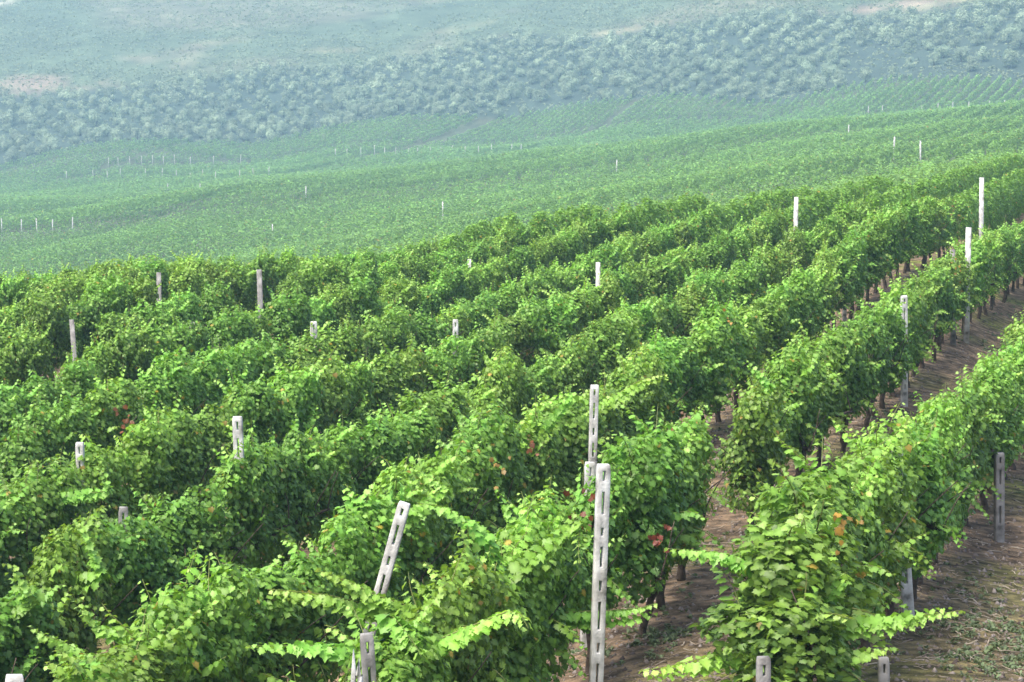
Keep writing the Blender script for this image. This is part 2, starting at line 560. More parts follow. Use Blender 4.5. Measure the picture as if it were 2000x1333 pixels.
# (photo x, y of the top, row, lean across the picture in radians, width, material, label)
POSTS = [
    (1182, 910, 18.7, 0.035, 0.118, 0, 'tall slotted concrete post standing free before the soil gap at bottom centre'),
    (1155, 905, 21.7, 0.03, 0.10, 0, 'slotted concrete post just left behind the tall free-standing slotted post'),
    (1161, 752, 27.3, 0.02, 0.11, 0, 'white slotted post rising from vines directly above the tall free-standing post'),
    (790, 978, 20.6, 0.27, 0.12, 0, 'white slotted concrete post leaning far to the right among front vines'),
    (465, 812, 29.8, -0.02, 0.115, 0, 'white flat-topped post between bright vine shoots left of the leaning post'),
    (241, 992, 21.6, 0.05, 0.10, 1, 'grey post wrapped in vine shoots in the lower left bushes'),
    (155, 865, 25.7, 0.0, 0.10, 0, 'pale post half hidden by leaves near the left edge'),
    (140, 625, 39.0, -0.05, 0.10, 1, 'slim grey post at a gap in vines near the left edge'),
    (310, 533, 46.0, 0.01, 0.12, 1, 'grey post in a dark gap, left one of two near the brow'),
    (506, 527, 45.0, -0.02, 0.13, 1, 'tall grey post in a dark gap, right one of two near the brow'),
    (612, 628, 33.0, 0.0, 0.12, 0, 'square white post top showing right below the two brow posts'),
    (375, 630, 37.5, 0.0, 0.11, 1, 'grey post top with a curled leaf below the two brow posts'),
    (890, 625, 30.5, 0.0, 0.10, 0, 'small pale post top amid dense vines at the centre'),
    (1168, 513, 39.0, 0.0, 0.10, 0, 'small white post top amid vines right of centre'),
    (917, 507, 40.0, 0.0, 0.10, 0, 'faint pale post top amid vines above the centre'),
    (1554, 385, 58.5, 0.0, 0.115, 0, 'white post standing out of the brow row right of centre'),
    (1532, 378, 54.0, 0.0, 0.08, 0, 'thin post tip just left of the white brow post'),
    (1917, 347, 66.0, -0.02, 0.14, 0, 'tall pale post on the brow near the right edge'),
    (1893, 445, 48.2, 0.0, 0.12, 0, 'bright white post below the tall brow post at right'),
    (1767, 578, 38.6, -0.02, 0.115, 0, 'white slotted post end above the vines beside the right soil lane'),
    (1652, 490, 46.0, 0.0, 0.10, 0, 'small white post top beside arching shoots at upper right'),
    (1861, 488, 52.0, -0.03, 0.11, 1, 'grey shaded post among bare trunks at upper right'),
    (1953, 885, 28.4, -0.02, 0.125, 1, 'grey slotted post at the vine edge by the bare earth, far right'),
    (1534, 960, 25.3, -0.02, 0.13, 1, 'grey slotted post foot in soil between two right-hand vine rows'),
    (1492, 1284, 15.3, 0.0, 0.10, 1, 'broad grey concrete post under the front vine at bottom right'),
    (1722, 1285, 17.6, -0.03, 0.09, 1, 'grey slotted post foot at the bottom edge by the bare earth'),
    (714, 1235, 14.3, -0.06, 0.095, 1, 'dark weathered post top at the bottom edge left of centre'),
    (697, 1304, 14.2, 0.06, 0.075, 2, 'broken white post stub beside the dark weathered post'),
    (26, 1316, 15.0, 0.06, 0.13, 0, 'white post top in the bottom left corner'),
    (1748, 873, 24.6, -0.1, 0.12, 0, 'white post top peeking through leaves of the right-hand row'),
]
FIXED = {(1917, 347), (1182, 910), (1161, 752), (1767, 578), (1554, 385), (1893, 445), (1155, 905), (1492, 1284), (1534, 960), (1722, 1285), (1953, 885), (697, 1304), (790, 978)}
SHORT = {(890, 625), (1168, 513), (917, 507), (612, 628), (375, 630), (1748, 873), (155, 865), (1652, 490), (1532, 378)}
BARE = {(1182, 910), (310, 533), (506, 527), (140, 625), (1917, 347), (1554, 385)}      # posts that stand in a gap
POST_AT, OPEN = [], []
for i, (x, y, d, lean, w, mt, lab) in enumerate(POSTS):
    if (x, y) not in FIXED:                      # the row whose post would be of ordinary height
        best = None
        for k in range(0, 14):
            rr_ = ray(x, y)
            dd = row_offset(k) / (ROWN @ rr_[:2])
            if dd > 0:
                tp_ = rr_ * dd
                hh = tp_[2] - float(ground(tp_[0], tp_[1]))
                cost = abs(hh - (1.55 if (x, y) in SHORT else 1.8)) + 0.02 * abs(dd - d)
                if best is None or cost < best[0]:
                    best = (cost, dd, k)
        d = best[1]
    top = ray(x, y) * d
    gz = float(ground(top[0], top[1]))
    h = max(top[2] - gz, 0.9)
    X, Y = top[0] - math.tan(lean) * h, top[1]
    gz = float(ground(X, Y))
    h = math.hypot(top[2] - gz, X - top[0])
    print('post', x, y, 'h=%.2f' % h, 'row=%.2f' % ((ROWN @ np.array([X, Y]) - 2.56) / 2.14))
    POST_AT.append((X, Y, gz, h, d))
    if (x, y) in BARE:
        OPEN.append((X, Y, 0.05 if x == 1182 else 0.85))

# near-end limits of rows whose first plant stands inside the frame (row -> first distance)
ROW_START = {0: 14.7}
SPACING = 1.32
sites = []
for k in range(0, 16):
    o = row_offset(k)
    r = np.random.default_rng(900 + k)
    t0 = r.uniform(0, SPACING)
    for i in range(140):
        t = 8 + t0 + i * SPACING + r.normal(0, 0.08)
        xy = ROWN * o + ROWV * t + ROWN * r.normal(0, 0.05)
        if xy[1] < ROW_START.get(k, 10):
            continue
        u = xy[0] / xy[1]
        if xy[1] > far_end(u):
            break
        z = float(ground(xy[0], xy[1]))
        bx, by, bd = project((xy[0], xy[1], z))
        tx, ty, td = project((xy[0], xy[1], z + 1.7))
        if any((xy[0] - px_) ** 2 + (xy[1] - py_) ** 2 < pr_ ** 2 for px_, py_, pr_ in OPEN):
            continue
        if bx < -4.5 * F / bd or bx > 2000 + 4.5 * F / bd or ty > 1325:
            continue
        sites.append((k, xy[0], xy[1], z, float(bx), float(by), float(bd)))
N_SITES = len(sites)
print('vine sites', N_SITES)
# plants the photograph shows missing: gaps where a post stands free or the soil shows (photo x, y of the foot, radius)
GAPS = [(1425, 1105, 48)]
sites = [q for q in sites if not any((q[4] - gx) ** 2 + (q[5] - gy) ** 2 < gr * gr for gx, gy, gr in GAPS)]
sites.sort(key=lambda q: q[6] + (0 if -0.75 * F / q[6] < q[4] < 2000 + 0.75 * F / q[6] else 1000))      # those in view first
near_sites, rest_sites = sites[:300], sites[300:]

VINES = []
count_in_row = {}
for k, X, Y, Z, bx, by, bd in sorted(near_sites, key=lambda q: (q[0], q[6])):
    count_in_row[k] = count_in_row.get(k, 0) + 1
    r = np.random.default_rng(int(k * 1000 + Y * 37) & 0xFFFF)
    root = link('grapevine', None, None, None, (X, Y, Z), (0, 0, ROW_ANGLE + (math.pi if r.random() < 0.5 else 0) + r.normal(0, 0.06)))
    sc = r.uniform(0.95, 1.08) * (0.9 if k == 0 and bd < 17.5 else 1.0)
    fo = link('foliage', FOL[r.integers(0, N_VAR)], M_LEAF, root, (r.normal(0, 0.03), 0, 0), (0, 0, 0), (sc * r.uniform(0.85, 1.15) * (1.45 if k == 0 and bd < 18.5 else 1.0), r.uniform(0.95, 1.1), sc * r.uniform(0.95, 1.06)))
    link('trunk', TRK[r.integers(0, 8)], M_BARK, root, (0, 0, 0), (0, 0, r.uniform(-0.5, 0.5)))
    tag(root, 'leafy green grapevine, %s plant up the %s vine row from the right' % (ordinal(count_in_row[k]), ordinal(k + 1)), 'grapevine', 'grapevines on the near slope')
    VINES.append(dict(root=root, k=k, P=np.array([X, Y, Z]), bx=bx, by=by, d=bd, fo=fo, n=count_in_row[k]))


def nearest_vine(x, y_mid):
    """the near vine whose middle shows at this photo pixel"""
    def dist(v):
        px, py, pd = project(v['P'] + np.array([0, 0, 1.0]))
        s_ = F / pd
        return max(abs(px - x) / (0.7 * s_), abs(py - y_mid) / (0.6 * s_), 1.0) + pd * 0.004
    return min(VINES, key=dist)


def add_part(v, name, parts, mat, label=None):
    """parts given in world coordinates become a child of the vine"""
    verts, tris, col = join(parts)
    o = bpy.data.objects.new(name, None)
    loc, rz = v['root'].location, v['root'].rotation_euler[2]
    q = verts - np.array(loc)
    ca, sa = math.cos(-rz), math.sin(-rz)
    q = np.stack([q[:, 0] * ca - q[:, 1] * sa, q[:, 0] * sa + q[:, 1] * ca, q[:, 2]], 1)
    ob = link(name, new_mesh(name, q, tris, col), mat, v['root'])
    bpy.data.objects.remove(o)
    if label:
        ob['label'] = label
    return ob


# long canes that reach out of the front vines: photo polyline, distance, vine they grow from (pixel)
LONG = [
    ([(1500, 1268), (1430, 1272), (1360, 1285), (1300, 1300), (1250, 1306)], 14.9, (1540, 1250), 0.12),
    ([(1520, 1150), (1470, 1120), (1400, 1100), (1340, 1082), (1300, 1062)], 15.3, (1560, 1200), 0.115),
    ([(1590, 1180), (1610, 1150), (1635, 1120), (1645, 1100)], 15.0, (1570, 1200), 0.11),
    ([(1560, 1130), (1575, 1080), (1580, 1030), (1570, 985)], 15.8, (1590, 1150), 0.115),
    ([(1500, 1200), (1465, 1210), (1440, 1228), (1420, 1215)], 14.8, (1540, 1250), 0.10),
    ([(1770, 1205), (1800, 1192), (1840, 1182), (1866, 1172)], 18.3, (1700, 1150), 0.105),
    ([(1660, 1280), (1700, 1272), (1725, 1265), (1735, 1255)], 16.5, (1650, 1250), 0.11),
    ([(700, 1262), (630, 1250), (560, 1246), (490, 1240)], 14.3, (720, 1250), 0.115),
    ([(720, 1180), (640, 1155), (570, 1140), (520, 1130)], 14.6, (760, 1180), 0.115),
    ([(740, 1160), (690, 1130), (650, 1105), (622, 1090)], 14.8, (760, 1180), 0.105),
    ([(950, 1040), (905, 1010), (860, 985), (815, 966)], 16.6, (960, 1100), 0.115),
    ([(760, 1200), (780, 1225), (800, 1250), (815, 1262)], 14.2, (760, 1200), 0.12),
    ([(180, 1290), (140, 1260), (100, 1235), (62, 1208)], 16.0, (220, 1250), 0.115),
    ([(230, 1330), (180, 1310), (130, 1300), (90, 1290)], 15.8, (240, 1280), 0.115),
    ([(200, 1230), (165, 1200), (150, 1170), (140, 1140)], 16.2, (220, 1250), 0.11),
    ([(60, 1170), (35, 1140), (15, 1110), (2, 1090)], 18.0, (40, 1200), 0.11),
    ([(380, 1180), (395, 1165), (415, 1160), (425, 1190)], 15.8, (380, 1220), 0.12),
    ([(1130, 1010), (1130, 1040), (1125, 1070), (1130, 1090)], 17.6, (1090, 1100), 0.105),
    ([(1000, 1200), (1020, 1195), (1030, 1205)], 16.0, (1000, 1200), 0.11),
    ([(200, 1120), (185, 1080), (165, 1040), (150, 1005)], 20.0, (200, 1150), 0.11),
    ([(205, 960), (195, 930), (185, 905)], 23.5, (210, 980), 0.11),
    ([(1220, 1195), (1250, 1185), (1275, 1165)], 19.5, (1230, 1150), 0.10),
    ([(1120, 775), (1080, 782), (1045, 780)], 28.2, (1110, 820), 0.10),
    ([(870, 960), (830, 930), (795, 895)], 22.0, (860, 980), 0.105),
    ([(1510, 745), (1480, 715), (1460, 690)], 29.5, (1520, 780), 0.10),
    ([(1250, 745), (1280, 735), (1305, 725)], 31.0, (1240, 790), 0.10),
    ([(470, 860), (460, 830), (440, 815)], 29.0, (440, 880), 0.10),
]
for pts, d, at, size in LONG:
    v = nearest_vine(*at)
    r = np.random.default_rng(int(at[0] * 7 + pts[0][0]))
    d = v['d'] - 0.30
    P = np.array([ray(x, y) * (d - 0.05 * i) for i, (x, y) in enumerate(pts)])
    root_pt = v['P'] + np.array([0, 0, min(max(P[0, 2] - v['P'][2] - 0.08, 0.75), 1.3)])
    if np.linalg.norm(root_pt - P[0]) < 0.9:
        P = np.concatenate([[root_pt], P])
    tt = np.linspace(0, len(P) - 1, 4 * len(P))
    P = np.stack([np.interp(tt, np.arange(len(P)), P[:, i]) for i in range(3)], 1)
    wob = np.stack([np.interp(tt, np.arange(0, len(P), 3), r.normal(0, 0.022, len(np.arange(0, len(P), 3)))) for _ in range(3)], 1)
    P[1:] += wob[1:]
    P[:, 2] -= 0.06 * np.linspace(0, 1, len(P)) ** 3
    parts = shoot(P, r, size * 0.80, 0.026, 0.9, 0.62)
    for b_ in range(4):                                             # side laterals crowding along the same cane
        m_ = r.integers(len(P) // 2, len(P)) if b_ else len(P) - 1
        parts += shoot(P[:m_] + r.normal(0, 0.026, 3) + np.array([0, 0, -0.01 * b_]), r, size * r.uniform(0.6, 0.85), 0.036, r.uniform(0.5, 1.4), 0.42, stem=False)
    add_part(v, 'shoot', parts, M_LEAF, 'long shoot reaching out with yellow-green young leaves')

# leaves that have turned: red, orange or rust clusters
RUST, RED, GOLD = np.array([0.16, 0.065, 0.022]), np.array([0.13, 0.038, 0.016]), np.array([0.34, 0.20, 0.04])
TURNED = [(245, 820, RUST, 'rusty red', 16), (1296, 1038, RED, 'dark red', 12), (1420, 628, GOLD, 'golden', 5), (1140, 1008, RED, 'wine red', 14),
          (1640, 1030, GOLD, 'golden', 12), (1038, 880, RUST * 1.2 + 0.02, 'rusty', 10), (975, 915, GOLD * 0.8, 'golden', 9), (1322, 850, RUST, 'brown', 8),
          (1588, 1290, RUST, 'brown', 5), (1863, 520, GOLD * 0.8, 'golden', 8), (1860, 405, RUST, 'rusty', 9)]
for x, y, c, word, n in TURNED:
    v = nearest_vine(x, y + 20)
    r = np.random.default_rng(int(x))
    d = v['d'] - 0.42
    P0 = ray(x, y) * d
    n = max(n - 2, 4)
    p = P0 + r.normal(0, 0.06, (n, 3)) * np.array([0.8, 1, 1.3])
    parts = [leaves(p, np.array([-0.2, -0.7, 0.5]) + r.normal(0, 0.4, (n, 3)), np.array([0, 0, -1.0]) + r.normal(0, 0.5, (n, 3)), r.uniform(0.028, 0.055, n), c * r.uniform(0.5, 1.2, (n, 1)), r)]
    add_part(v, 'turned_leaves', parts, M_LEAF, 'cluster of %s leaves' % word)
    v['root']['label'] = 'grapevine with %s leaves, %s plant up the %s row from the right' % (word, ordinal(v['n']), ordinal(v['k'] + 1))

# ------------------------------------------------------------------ concrete posts
def post_mesh(h, w=0.115, dpt=0.08, slot=0.042, seed=0, slots=True, broken=False):
    """prestressed vineyard post with slots cast right through it; its foot is buried 0.3 m"""
    r = np.random.default_rng(seed)
    zc, solid = [-0.3], []
    z = h - 0.045
    cuts = []
    if slots:
        i = 0
        while z > 0.22:
            L = (0.18 if i % 2 else 0.07) * r.uniform(0.85, 1.2)
            cuts.append((z - L, z))
            z -= L + (0.10 if i % 2 else 0.08)
            i += 1
    cuts = [c for c in cuts if c[0] > 0.12][::-1]
    for a, b in cuts:
        zc += [a, b]
    zc.append(h)
    xs = [-w / 2, -slot / 2, slot / 2, w / 2]
    nz = len(zc) - 1
    S = lambda i, j: 0 <= i < 3 and 0 <= j < nz and not (i == 1 and j % 2 == 1)
    V, Fq, ix = [], [], {}

    def vert(i, j, s):
        key = (i, j, s)
        if key not in ix:
            zz = zc[j]
            x = xs[i]
            if j == nz:
                x *= 0.9
                if broken:
                    zz += (0.10, -0.05, 0.03, -0.14)[i]
            ix[key] = len(V)
            V.append((x, s * dpt / 2 * (0.88 if j == nz else 1), zz))
        return ix[key]
    for i in range(3):
        for j in range(nz):
            if not S(i, j):
                continue
            a, b, c, d = [(i, j), (i + 1, j), (i + 1, j + 1), (i, j + 1)]
            Fq.append([vert(*q, -1) for q in (a, b, c, d)])
            Fq.append([vert(*q, 1) for q in (d, c, b, a)])
            for (p, q, ni, nj) in ((a, b, i, j - 1), (b, c, i + 1, j), (c, d, i, j + 1), (d, a, i - 1, j)):
                if not S(ni, nj):
                    Fq.append([vert(*q, -1), vert(*p, -1), vert(*p, 1), vert(*q, 1)])
    return new_mesh('concrete_post', np.array(V), np.array(Fq), None, True)


for i, (x, y, d, lean, w, mt, lab) in enumerate(POSTS):
    X, Y, gz, h, d = POST_AT[i]
    r = np.random.default_rng(i + 40)
    w *= 0.82
    me = post_mesh(h, w, w * 0.7, w * 0.21, i, d < 40, mt == 2)
    o = link('concrete_post', me, M_CONC_GREY if mt == 1 else M_CONC, None, (X, Y, gz), (r.normal(0, 0.02), lean, r.uniform(-0.15, 0.35)))
    if d < 40:
        b = o.modifiers.new('edge', 'BEVEL')
        b.width, b.segments, b.limit_method = 0.004, 1, 'ANGLE'
    tag(o, lab, 'post', 'concrete posts in the near vineyard')

# ------------------------------------------------------------------ the middle vineyard: rows that read as one mass
# posts of the middle vineyard (photo pixels of the feet)
LINES = [
    ('upper left line of posts', [(212, 328), (231, 327), (254, 325), (277, 325), (298, 324), (320, 324), (341, 323), (372, 326), (417, 323), (470, 321)]),
    ('long left line of posts', [(130, 356), (182, 352), (210, 356), (235, 350), (284, 350), (317, 349), (345, 355), (372, 358), (396, 353), (421, 357), (468, 355), (495, 350), (525, 350)]),
    ('middle line of posts', [(655, 312), (678, 311), (705, 310), (732, 306), (752, 308), (773, 309), (797, 309), (816, 310), (840, 308), (861, 307), (884, 306), (908, 306), (935, 308), (960, 306), (1000, 304), (1018, 303)]),
    ('right line of posts', [(1695, 230), (1723, 230), (1800, 230), (1832, 225), (1860, 225), (1892, 222), (1932, 222), (1962, 220)]),
    ('short line of posts at left edge', [(4, 461), (42, 460), (73, 461), (103, 461), (142, 459)]),
]
LANES = []
for name, L in LINES:
    L = sorted(L)
    pts = np.array([hit_ground(x, y, 105, 700) for x, y in L])
    LANES.append((pts[:, 0] / pts[:, 1], pts[:, 1]))


def mid_vines():
    r = np.random.default_rng(5)
    Vs, Cs = [], []
    # distance bands: (from, to, leaf size, leaves per square metre of land)
    for d0, d1, a, dens in ((62, 100, 0.12, 62), (100, 150, 0.14, 48), (150, 220, 0.17, 34), (220, 320, 0.21, 24), (320, 440, 0.27, 16), (440, 625, 0.34, 10)):
        area = 0.56 * (d1 ** 2 - d0 ** 2) / 2
        n = int(area * dens)
        Y = np.sqrt(r.uniform(d0 ** 2, d1 ** 2, n))
        u = r.uniform(-0.28, 0.28, n)
        X = u * Y
        keep = Y > np.interp(u, [-0.24, -0.2, -0.1, -0.05, 0.0, 0.05, 0.15, 0.2, 0.24], [56, 58, 58, 65, 74, 76, 90, 120, 128]) + 4
        Y, X = Y[keep], X[keep]
        o = ROWN[0] * X + ROWN[1] * Y
        t = ROWV[0] * X + ROWV[1] * Y
        k = np.round((o - 2.56) / 2.14)
        t = t + r.normal(0, 0.3, len(t))
        # plant-by-plant change of size, missing plants, cross lanes
        bump = vnoise(t / 1.35 + k * 17.3, k * 3.1, 41)
        big = 0.5 * vnoise(t / 14 + k * 1.7, k * 0.35, 42) + 0.5 * vnoise(X / 90, (Y - 0.35 * X) / 24, 46)
        lane = np.abs(((t + 6 * vnoise(k / 9, k * 0, 44)) % 118) - 59) < 2.4
        gap = (bump < 0.13) | lane
        pl = np.floor(t / 1.5 + k * 0.37)
        fr_ = (t / 1.5 + k * 0.37) - pl
        own = vnoise(pl * 7.7 + 0.5, k * 5.3 + 0.5, 45)
        lump = np.sqrt(np.clip(1 - ((fr_ - 0.5) / 0.56) ** 2, 0.05, 1))
        bump = own
        gap = (own < 0.10) | lane
        rowv = vnoise(k * 0.37, k * 0 + 0.5, 47) * 0.7 + vnoise(k * 1.0, k * 0 + 0.5, 48) * 0.3
        gap |= rowv < 0.28
        hgt = 0.62 + (0.40 + 0.45 * own) * lump + 0.25 * big + 0.65 * rowv
        th = r.uniform(-0.35, math.pi + 0.35, len(t))
        cx = np.cos(th) * (0.22 + 0.16 * own * lump) * r.uniform(0.75, 1.1, len(t))
        cz = 0.62 + np.sin(th) * (hgt - 0.62) * r.uniform(0.8, 1.08, len(t))
        oo = 2.56 + 2.14 * k + cx + 0.12 * (vnoise(t / 6, k, 43) - 0.5)
        keep = ~gap
        big = big + (rowv - 0.5) * 1.5
        oo, t, cz, th, bump, big = oo[keep], t[keep], cz[keep], th[keep], bump[keep], big[keep]
        X, Y = ROWN[0] * oo + ROWV[0] * t, ROWN[1] * oo + ROWV[1] * t
        edge = np.interp(X / Y, [-0.22, -0.2, -0.1, 0, 0.1, 0.2, 0.22], [588, 588, 598, 598, 560, 512, 505])
        keep = Y < edge
        for lu, ly in LANES:                      # an open lane in front of each line of posts
            u_ = X / Y
            yy_ = np.interp(u_, lu, ly)
            inside = (u_ > lu[0] - 0.004) & (u_ < lu[-1] + 0.004)
            keep &= ~(inside & (Y > yy_ - 0.013 * yy_) & (Y < yy_ + 1.0))
        X, Y, cz, th, bump, big = X[keep], Y[keep], cz[keep], th[keep], bump[keep], big[keep]
        Z = ground(X, Y) + cz
        m = len(X)
        out = np.stack([ROWN[0] * np.cos(th), ROWN[1] * np.cos(th), np.sin(th) * 0.8 + 0.35], 1)
        nrm = unit(out + r.normal(0, 0.30, (m, 3)))
        tp = unit(np.cross(nrm, r.normal(0, 1, (m, 3))))
        sd = np.cross(nrm, tp)
        sz = (a * r.uniform(0.6, 1.15, m))[:, None, None]
        kite = np.array([(-0.5, 0.05), (0.0, -0.55), (0.5, 0.05), (0.0, 0.6)]) 
        P = np.stack([X, Y, Z], 1)[:, None]
        q = P + sz * (kite[None, :, :1] * sd[:, None] + kite[None, :, 1:] * tp[:, None])
        q[:, 3] -= nrm * sz[:, 0] * 0.25
        Vs.append(q.reshape(-1, 3))
        c = mature(m, r, (bump - 0.40) * 0.55 + (big - 0.5) * 0.4 + np.clip(np.sin(th) - 0.7, 0, 1) * 0.5) * 1.2  # leaves on top of the row tinted lighter, top light put into colour
        c = c * 0.84 + c.mean(1, keepdims=True) * np.array([0.12, 0.16, 0.15])
        Cs.append(np.repeat(c, 4, 0))
        print('mid band', d0, m)
    V = np.concatenate(Vs)
    C = np.concatenate(Cs)
    return V, np.arange(len(V)).reshape(-1, 4), C


mv, mf, mc = mid_vines()
parts = [(mv, np.concatenate([mf[:, [0, 1, 2]], mf[:, [0, 2, 3]]]), mc)]
tag(link('distant_vineyard', new_mesh('distant_vineyard', *join(parts)), M_FARLEAF), 'hazy green vineyard rows covering the valley side beyond the brow', 'vineyard', kind='stuff')

# plants of the near block past the three hundred nearest
if rest_sites:
    print('rest', len(rest_sites))
    parts = []
    for k, X, Y, Z, bx, by, bd in rest_sites:
        r = np.random.default_rng(int(k * 1000 + Y * 37) & 0xFFFF)
        n = 1500
        th = r.uniform(-0.4, math.pi + 0.4, n)
        yy = r.uniform(-0.75, 0.75, n)
        rr = r.uniform(0.8, 1.1, n)
        env = np.sqrt(np.clip(1 - (yy / 0.95) ** 2, 0.1, 1))
        cx = np.cos(th) * 0.32 * rr
        cz = 0.65 + np.sin(th) * 1.0 * rr * env * r.uniform(0.9, 1.1)
        p = np.stack([X + ROWN[0] * cx + ROWV[0] * yy, Y + ROWN[1] * cx + ROWV[1] * yy, Z + cz], 1)
        out = np.stack([ROWN[0] * np.cos(th), ROWN[1] * np.cos(th), np.sin(th) + 0.3], 1)
        parts.append(leaves(p, out + r.normal(0, 0.4, (n, 3)), np.array([0, 0, -1.0]) + r.normal(0, 0.5, (n, 3)), r.uniform(0.045, 0.085, n), mature(n, r, np.sin(th) * 0.15), r))
    tag(link('brow_vines', new_mesh('brow_vines', *join(parts)), M_LEAF), 'mass of green vines along the brow of the near slope', 'vineyard', kind='stuff')

SINGLE = [(1657, 277, 'lone pale post in the hazy vineyard at upper right'), (1745, 326, 'thin post just above the brow, left of a pair at right'),
          (1798, 330, 'thin post just above the brow, right of a pair'), (598, 398, 'lone pale post in the hazy vineyard left of centre'),
          (328, 384, 'lone small post in the left hazy vineyard, left of two'), (392, 388, 'lone small post in the left hazy vineyard, right of two'),
          (1204, 350, 'lone pale post in the hazy vineyard right of centre'), (865, 440, 'thin pale post low in the hazy vineyard by the brow at centre'),
          (533, 478, 'thin grey post low in the hazy vineyard above the two brow posts')]
mid_post = post_mesh(1.85, 0.12, 0.10, 0.05, 1, False)
mid_thin = post_mesh(1.85, 0.11, 0.09, 0.04, 1, False)


def put_mid(x, y, lab, grp):
    P = hit_ground(x, y, 105, 700)
    o = link('concrete_post', mid_post if P[1] > 280 else mid_thin, M_CONC, None, tuple(P), (rng.normal(0, 0.02), rng.normal(0, 0.03), rng.uniform(0, 1)), (1, 1, rng.uniform(1.08, 1.25)))
    tag(o, lab, 'post', grp)


for name, L in LINES:
    for i, (x, y) in enumerate(sorted(L)):
        put_mid(x, y, 'far pale post, %s from the left in the %s' % (ordinal(i + 1), name), 'pale posts in the hazy vineyard')
for x, y, lab in SINGLE:
    put_mid(x, y, lab, 'pale posts in the hazy vineyard')

# ------------------------------------------------------------------ the grove of grey-green trees
def clump_faces(centres, radii, n_each, size, r, flat=0.85, dome_c=None, lift=0.2):
    k = len(centres)
    li = np.repeat(np.arange(k), n_each)
    d = unit(r.normal(0, 1, (len(li), 3)) + np.array([0, 0, 0.35]))
    p = centres[li] + d * (radii[li] * r.uniform(0.7, 1.1, len(li)))[:, None] * np.array([1, 1, flat])
    dome = unit(p - np.array(dome_c)) if dome_c is not None else d
    nrm = unit(dome * 0.9 + d * 0.55 + np.array([0, 0, lift]) + r.normal(0, 0.22, d.shape))
    tp = unit(np.cross(nrm, r.normal(0, 1, d.shape)))
    sd = np.cross(nrm, tp)
    sz = (size * r.uniform(0.6, 1.2, len(li)))[:, None, None]
    kite = np.array([(-0.42, 0.0), (0.0, -0.6), (0.42, 0.0), (0.0, 0.6)])
    q = p[:, None] + sz * (kite[None, :, :1] * sd[:, None] + kite[None, :, 1:] * tp[:, None])
    return q.reshape(-1, 3)


OLIVE = np.array([0.225, 0.285, 0.185])


def crown_parts(r, n_lobe=17, n_each=120, size=0.25, width=2.2):
    an = r.uniform(0, 2 * math.pi, n_lobe)
    rad = np.sqrt(r.uniform(0, 1, n_lobe)) * width * 0.62
    c = np.stack([np.cos(an) * rad, np.sin(an) * rad, 0.75 + (1 - (rad / width) ** 2) * r.uniform(0.1, 2.3, n_lobe)], 1)
    lr = r.uniform(0.6, 1.0, n_lobe)
    V = clump_faces(c, lr, n_each, size, r, dome_c=(0, 0, 0.6))
    n = len(V) // 4
    col = OLIVE * np.repeat(r.uniform(0.6, 1.4, n_lobe), n_each)[:, None] * r.uniform(0.7, 1.3, n)[:, None]
    return V, np.arange(len(V)).reshape(-1, 4), np.repeat(col, 4, 0)


def tree_trunk(r):
    P = np.stack([np.cumsum(r.normal(0, 0.07, 6)), np.cumsum(r.normal(0, 0.07, 6)), np.linspace(-0.2, 1.7, 6)], 1)
    parts = [(*tube(P, np.linspace(0.22, 0.12, 6), 7), np.ones(3))]
    for i in range(4):
        a = r.uniform(0, 6.28)
        parts.append((*tube(arc(P[3 + i % 2], (math.cos(a), math.sin(a), 1.1), 1.5, r, 0.1, 5), np.linspace(0.09, 0.03, 5), 5), np.ones(3)))
    v, f, _ = join(parts)
    return new_mesh('tree_trunk', v, f, None, False, True)


CROWN = []
for s_ in range(9):
    CROWN.append(new_mesh('tree_crown', *crown_parts(np.random.default_rng(70 + s_)), quads=True))
TTRK = [tree_trunk(np.random.default_rng(90 + s_)) for s_ in range(4)]
r = np.random.default_rng(77)
spots = []
for i in range(24):
    for j in range(-46, 47):
        Y = 594 + i * 6.6 + r.normal(0, 0.8)
        X = j * 4.9 + (i % 2) * 2.4 + r.normal(0, 0.6)
        lo = float(np.interp(X / Y, [-0.22, -0.2, -0.1, 0, 0.1, 0.2, 0.22], [588, 588, 598, 598, 560, 512, 505])) + 2.5
        Yt = Y - 600 + lo                                           # rows of trees follow the vineyard's upper edge
        u = X / Yt
        hi = float(np.interp(u, [-0.2, -0.1, 0.0, 0.1, 0.2], [661, 677, 690, 664, 616]))
        if abs(u) > 0.27 or Yt > hi + 9 * (vnoise(np.array([X / 15]), np.array([3.0]), 51)[0] - 0.5) or Yt < lo:
            continue
        px, py, _ = project((X, Yt, float(ground(X, Yt))))
        # clearings the photograph shows inside the grove
        if 1000 < px < 1170 and 200 < py < 222 and r.random() < 0.85:
            continue
        if 1110 < px < 1230 and 150 < py < 205 and r.random() < 0.5:
            continue
        if px > 1650 and 95 < py < 160 and r.random() < 0.6:
            continue
        if r.random() < 0.06:
            continue
        spots.append((X, Yt, Yt - lo, r.uniform(0.66, 1.12), float(px)))
spots.sort(key=lambda q: q[2] + (0 if -30 < q[4] < 2030 else 1000))       # those in view first
print('trees', len(spots))
front = sorted([q for q in spots[:300] if q[2] < 5.5 and -30 < q[4] < 2030], key=lambda q: q[4])
fr_no = {id(q): i + 1 for i, q in enumerate(front)}
